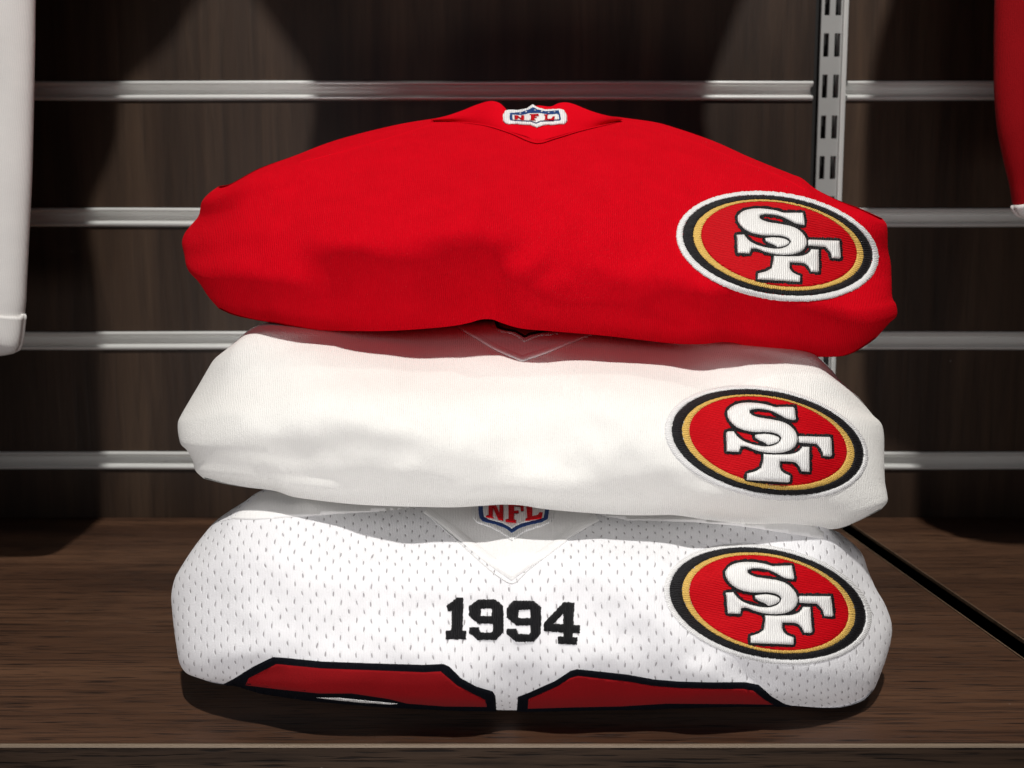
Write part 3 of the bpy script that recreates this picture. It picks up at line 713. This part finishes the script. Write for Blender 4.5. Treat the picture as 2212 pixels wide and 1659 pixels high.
folds1 = [(520,430, 640,404, 9, 0.0012), (700,660, 860,690, 12, 0.0016), (1260,690, 1420,712, 12, 0.0018), (1700,700, 1840,735, 12, 0.0018), (440,600, 560,650, 14, 0.0014), (1290,300, 1420,330, 10, 0.001), (410,560, 700,570, 30, 0.003), (700,600, 1050,640, 40, 0.007), (1000,585, 1080,560, 34, 0.004), (900,600, 990,575, 26, -0.003), (760,540, 880,620, 40, -0.003),
          (1130,560, 1240,600, 36, 0.004), (1100,630, 1160,560, 24, -0.004), (1240,560, 1480,690, 42, 0.006), (1480,680, 1640,700, 34, 0.005), (1160,660, 1240,700, 30, -0.003),
          (1560,730, 1600,700, 24, 0.004), (1640,690, 1860,720, 30, 0.003), (1030,690, 1070,660, 22, 0.005), (480,480, 800,470, 60, -0.003), (1380,470, 1500,620, 46, -0.003),
          (1600,350, 1740,410, 14, 0.0018), (500,420, 800,370, 20, 0.0015)]
_, d1 = cloth_body('body', top1, right1, bot1, left1,
    [(0, .510), (.06, .472), (.18, .440), (.36, .408), (.54, .387), (.66, .379), (.78, .381), (.9, .390), (1, .408)],
    (.055, 1.6, .055, 1.8), M['red'], j1, folds1, thick=0.15, seed=1.7, lump=0.0018)
s1 = Surf(d1, (1150, 560))
# collar: a band of cloth standing up at the back of the neck
ct = [(930,258),(965,250),(1000,238),(1030,226),(1060,218),(1078,222),(1092,234),(1100,244),(1130,236),(1160,228),(1190,230),(1206,223),(1222,221),(1240,225),(1262,234),(1290,244),(1345,257)]
cb = [(940,262),(1000,264),(1050,270),(1100,284),(1135,294),(1162,304),(1190,298),(1240,284),(1300,270),(1338,262)]
cr = [(1345,257),(1343,259),(1340,261),(1338,262)]; cl = [(930,258),(933,259),(936,260),(940,262)]
_cbp = resamp(cb, 150); _cd = np.array([s1.at(*q)[0].y for q in _cbp]); _cd = np.convolve(np.pad(_cd, 6, mode='edge'), np.ones(13) / 13, 'valid')
def collar_depth(X, Y, a, b):
    return _cd[None, :] - 0.0009 + (1 - b) ** 0.9 * 0.022 * np.sin(math.pi * np.clip(a, 0.02, 0.98)) ** 2.0 - 0.0014 * np.sin(math.pi * b)
_, dc = cloth_body('collar', ct, cr, cb, cl, [(0, .485), (.2, .480), (.5, .470), (.8, .461), (1, .456)], (0, 2.0, 0, 2.0), M['red_collar'], j1, (), thick=0.012, dfun=collar_depth, na=150, nb=50, lump=0.0004, seed=2)
sc = Surf(dc, (1160, 275)); sc.over = True
ribbon('collar_band', s1, [(938,259),(1000,264),(1050,271),(1100,286),(1160,308),(1200,298),(1250,283),(1300,271),(1345,261)], 3.0, M['red_collar'], j1, 0.0002, 0.0012, closed=False, nseg=5, step=3)
c2 = lambda p: crop(p, 935.7, 187.1, 0.2115)
so = c2([(735,245),(765,236),(880,236),(960,216),(1015,180),(1070,212),(1150,234),(1290,226),(1335,238),(1365,290),(1370,350),(1342,382),(1250,388),(1130,392),(1060,420),(1000,394),(900,386),(742,380),(715,350),(712,285)])
sb = c2([(778,266),(900,256),(968,234),(1020,206),(1070,232),(1150,250),(1286,238),(1300,290),(1310,350),(1200,355),(1100,363),(1050,382),(1000,363),(880,356),(780,350)])
si = c2([(806,286),(900,290),(985,272),(1090,270),(1180,286),(1280,276),(1288,336),(1200,342),(1098,350),(1050,368),(1002,350),(880,344),(806,340)])
N1 = [(830,292),(862,292),(896,320),(900,292),(930,292),(930,342),(904,342),(866,312),(862,336),(832,338)]
F1 = [(985,280),(1076,276),(1080,300),(1056,296),(1036,298),(1036,306),(1060,306),(1058,318),(1036,318),(1036,332),(1050,342),(984,344),(996,332),(998,292)]
L1 = [(1128,284),(1176,282),(1168,292),(1170,328),(1206,326),(1222,302),(1244,304),(1236,342),(1130,344),(1142,332),(1142,294)]
stars1 = [[(x + 9 * math.cos(2 * math.pi * k / 10 + .3) * (1.2 if k % 2 else .5) * 1.3, y + 7 * math.sin(2 * math.pi * k / 10 + .3) * (1.2 if k % 2 else .5)) for k in range(10)] for x, y in ((890, 270), (950, 256), (1040, 240), (1110, 254), (1180, 262), (1240, 258))]
shield(sc, j1, so, sb, si, [c2(N1), c2(F1), c2(L1)], label='small blue, white and red shield patch on the collar', stars=[c2(q) for q in stars1])
team_patch(s1, j1, (1679.4,532,218.7,119.6,24), (1679.8,530.2,204.8,108.2,23), (1681.3,529.3,183.8,98.7,21.5), (1682.7,527.5,168.2,92.5,20.5), anchors1, 0.0014)
# yoke seams
ribbon('seam', s1, [(650,350),(700,338),(760,322),(860,292),(935,268)], 1.8, M['red_collar'], j1, 0.0, 0.00025, closed=False, nseg=3, step=5)
ribbon('seam', s1, [(1370,268),(1480,300),(1600,348),(1690,384),(1740,410)], 1.8, M['red_collar'], j1, 0.0, 0.00025, closed=False, nseg=3, step=5)

# ------------------------------------------------------------------ garments hanging in front of the wall
D_H = 0.55
def hang_pt(px, py):
    """where the edge that shades this spot of the wall hangs"""
    W = Vector(unproj(px, py, D_W)); s = (D_H - W.y) / (LIGHT.y - W.y); G = W + s * (LIGHT - W); return (G.x, G.z)
def above(pts): return [p for p in pts if p[1] > 0.40]
def vis_pt(px, py, d=D_H): p = unproj(px, py, d); return (float(p[0]), float(p[2]))
def rings_in(P0, ds):
    t = np.roll(P0, -1, axis=0) - np.roll(P0, 1, axis=0); t /= np.linalg.norm(t, axis=1, keepdims=True) + 1e-12
    nr = np.stack([-t[:, 1], t[:, 0]], -1); A = np.sum(P0[:, 0] * np.roll(P0[:, 1], -1) - np.roll(P0[:, 0], -1) * P0[:, 1])
    if A < 0: nr = -nr
    out = []
    for dd in ds:
        R_ = P0 + nr * dd; ok = inside(P0, R_) & (bdist([P0], R_) > dd * 0.93); out.append(R_[ok])
    return np.vstack(out)
def hanging(name, outline, label, mat, depth, ymid, group=None, cuff_line=None):
    """outline: closed list of (x, z) in metres"""
    root = empty(name, (float(np.mean([p[0] for p in outline])), ymid, max(p[1] for p in outline)), label, 'shirt', group)
    P0 = catmull(outline, 560, closed=True)
    step = 0.006; lo, hi = P0.min(0), P0.max(0)
    gx_, gz_ = np.meshgrid(np.arange(lo[0], hi[0], step), np.arange(lo[1], hi[1], step))
    Gp = np.stack([gx_.ravel(), gz_.ravel()], -1); Gp = Gp[inside(P0, Gp)]
    RD = [0.0004, 0.0012, 0.0026, 0.005, 0.009, 0.014, 0.020, 0.026]
    Gp = Gp[bdist([P0[::4]], Gp) > 0.031]; Gp = np.vstack([rings_in(P0, RD), Gp])
    CE = [(i, (i + 1) % len(P0)) for i in range(len(P0))]
    if cuff_line:
        ca, cb_ = np.array(cuff_line[0]), np.array(cuff_line[1]); u_ = (cb_ - ca) / np.linalg.norm(cb_ - ca)
        LP = ca + np.arange(-0.03, np.linalg.norm(cb_ - ca) + 0.03, 0.0012)[:, None] * u_; LP = LP[inside(P0, LP)]
        dl_ = np.abs((Gp - ca) @ np.array([-u_[1], u_[0]])); Gp = Gp[dl_ > 0.0008]
        CE += [(len(P0) + i, len(P0) + i + 1) for i in range(len(LP) - 1)]; Gp = np.vstack([LP, Gp])
    vo, eo, fo, *_ = delaunay_2d_cdt([Vector(p) for p in P0] + [Vector(p) for p in Gp], CE, [], 0, 1e-7)
    P = np.array([(v.x, v.y) for v in vo]); fo = np.array([f for f in fo if len(f) == 3]); fo = fo[inside(P0, P[fo].mean(1))]
    d = bdist([P0], P); q = np.clip(d / 0.03, 0, 1); th = depth * np.sqrt(np.clip(1 - (1 - q) ** 2, 0, 1)); th[d < 1e-4] = 0
    wr = np.array([noise.noise((p[0] * 34 + p[1] * 14, p[1] * 5, 1.3)) for p in P]) * 0.008 * q * q * np.clip((P[:, 1] - P[:, 1].min() - 0.02) / 0.04, 0, 1)
    Vf = [(x, ymid - t - wv, z) for (x, z), t, wv in zip(P, th, wr)]; Vb = [(x, ymid + t - wv, z) for (x, z), t, wv in zip(P, th, wr)]
    n = len(P); Fc = [tuple(f) for f in fo] + [tuple(int(i) + n for i in f[::-1]) for f in fo]
    uv = np.vstack([P, P]) / 0.021
    if cuff_line:
        (xa, za), (xb, zb) = cuff_line
        cz = za + (P[fo][:, :, 0].mean(1) - xa) * (zb - za) / (xb - xa)
        cf = fo[P[fo][:, :, 1].mean(1) < cz]; dn = bdist([P0], P)
        ux = np.sign(P[:, 0] - (xa + xb) / 2) * np.clip(1 - dn / 0.006, 0, 1) * 0.0011
        Cf = [(x + q_, ymid - t - wv - 0.0010, z) for (x, z), t, wv, q_ in zip(P, th, wr, ux)]; Cb = [(x + q_, ymid + t - wv + 0.0010, z) for (x, z), t, wv, q_ in zip(P, th, wr, ux)]
        CF = [tuple(f) for f in cf] + [tuple(int(i) + n for i in f[::-1]) for f in cf]; us = sorted({int(i) for f in CF for i in f}); mp = {v: i for i, v in enumerate(us)}; CV = Cf + Cb
        # turned edge where the cuff is sewn on
        cnt = {}
        for f in CF:
            for i in range(3):
                e = (int(f[i]), int(f[(i + 1) % 3])); cnt.setdefault(tuple(sorted(e)), []).append(e)
        VV = [CV[i] for i in us]; UV = [tuple(uv[i]) for i in us]; FF = [tuple(mp[int(i)] for i in f) for f in CF]; AV = Vf + Vb
        for v in cnt.values():
            if len(v) == 1:
                a_, b_ = v[0]; k_ = len(VV); VV += [AV[a_], AV[b_]]; UV += [tuple(uv[a_]), tuple(uv[b_])]; FF.append((mp[b_], mp[a_], k_, k_ + 1))
        mesh_obj('cuff', VV, FF, M['hang_white'], root, uvs=np.array(UV))
    o = mesh_obj('body', Vf + Vb, Fc, mat, root, uvs=uv)
    bm = bmesh.new(); bm.from_mesh(o.data); bmesh.ops.remove_doubles(bm, verts=bm.verts[:], dist=1e-5)
    bmesh.ops.recalc_face_normals(bm, faces=bm.faces[:]); bm.to_mesh(o.data); bm.free()
    return root
GH = 'shirts hanging above the shelf'
left_vis = [vis_pt(*q) for q in [(-130,768),(-40,771),(20,765),(36,757),(43,735),(47,700),(49,682),(52,660),(55,600),(60,500),(65,400),(69,250),(72,100),(73,10),(74,-60)]]
left_sh = above([hang_pt(*q) for q in [(247,1010),(222,900),(216,671),(196,500),(200,430),(230,364),(254,297),(262,210),(275,165),(300,140),(364,81),(422,0)]])
lt = left_sh[-1]
hl = hanging('hanging_shirt', left_vis + left_sh + [(lt[0] + .05, lt[1] + .08), (-.30, 0.95), (-.62, .95), (-.62, .3), (-.42, .16)],
        'white shirt hanging at the left edge with only its sleeve in view', M['hang_white'], 0.015, D_H, GH, (vis_pt(-170, 668), vis_pt(50, 684)))
right_vis = [vis_pt(*q) for q in [(2151,-60),(2151,10),(2150,100),(2151,200),(2158,280),(2172,350),(2184,400),(2188,425),(2191,445),(2198,462),(2215,472)]]
right_sh = above([hang_pt(*q) for q in [(1925,0),(1905,70),(1890,130),(1883,176),(1873,237),(1868,330),(1864,440),(1862,700),(1880,900)]])
rt = right_sh[0]
hr = hanging('hanging_shirt', [(.62, .95), (.30, .95), (rt[0] - .03, rt[1] + .08)] + right_sh + right_vis + [vis_pt(2270,476), vis_pt(2340,474), (.50, .24), (.62, .26)],
        'red shirt with a white cuff hanging at the right edge of the photo', M['hang_red'], 0.015, D_H, GH, (vis_pt(2186, 446), vis_pt(2345, 420)))
mid_l = above([hang_pt(*q) for q in [(561,0),(610,70),(655,135),(672,190),(678,240),(682,400)]])
mid_r = above([hang_pt(*q) for q in [(1520,400),(1523,240),(1535,190),(1552,130),(1578,60),(1600,0)]])
hm = hanging('hanging_shirt', [(-.20, .95)] + [(mid_l[0][0] - .045, mid_l[0][1] + .08)] + mid_l + mid_r + [(mid_r[-1][0] + .03, mid_r[-1][1] + .08), (.22, .95)],
        'dark shirt hanging between the two others, just above the folded stack', M['hang_dark'], 0.012, D_H, GH)
fl = hanging('hanging_shirt', [(-.60, .95), (-.33, .95), (-.300, .70), (-.306, .52), (-.318, .43), (-.34, .392), (-.40, .385), (-.60, .40)],
        'unseen red shirt added in front of the white one to shade its sleeve', M['hang_red'], 0.018, 0.472, GH)  # out-of-view blocker, put in to shade the upper white sleeve
fr_ = hanging('hanging_shirt', [(.60, .95), (.33, .95), (.297, .70), (.292, .55), (.288, .42), (.30, .372), (.36, .362), (.60, .37)],
        'unseen red shirt added at right to shade the sleeve with the white cuff', M['hang_red'], 0.018, 0.472, GH)  # out-of-view blocker, put in to keep the red sleeve in shade
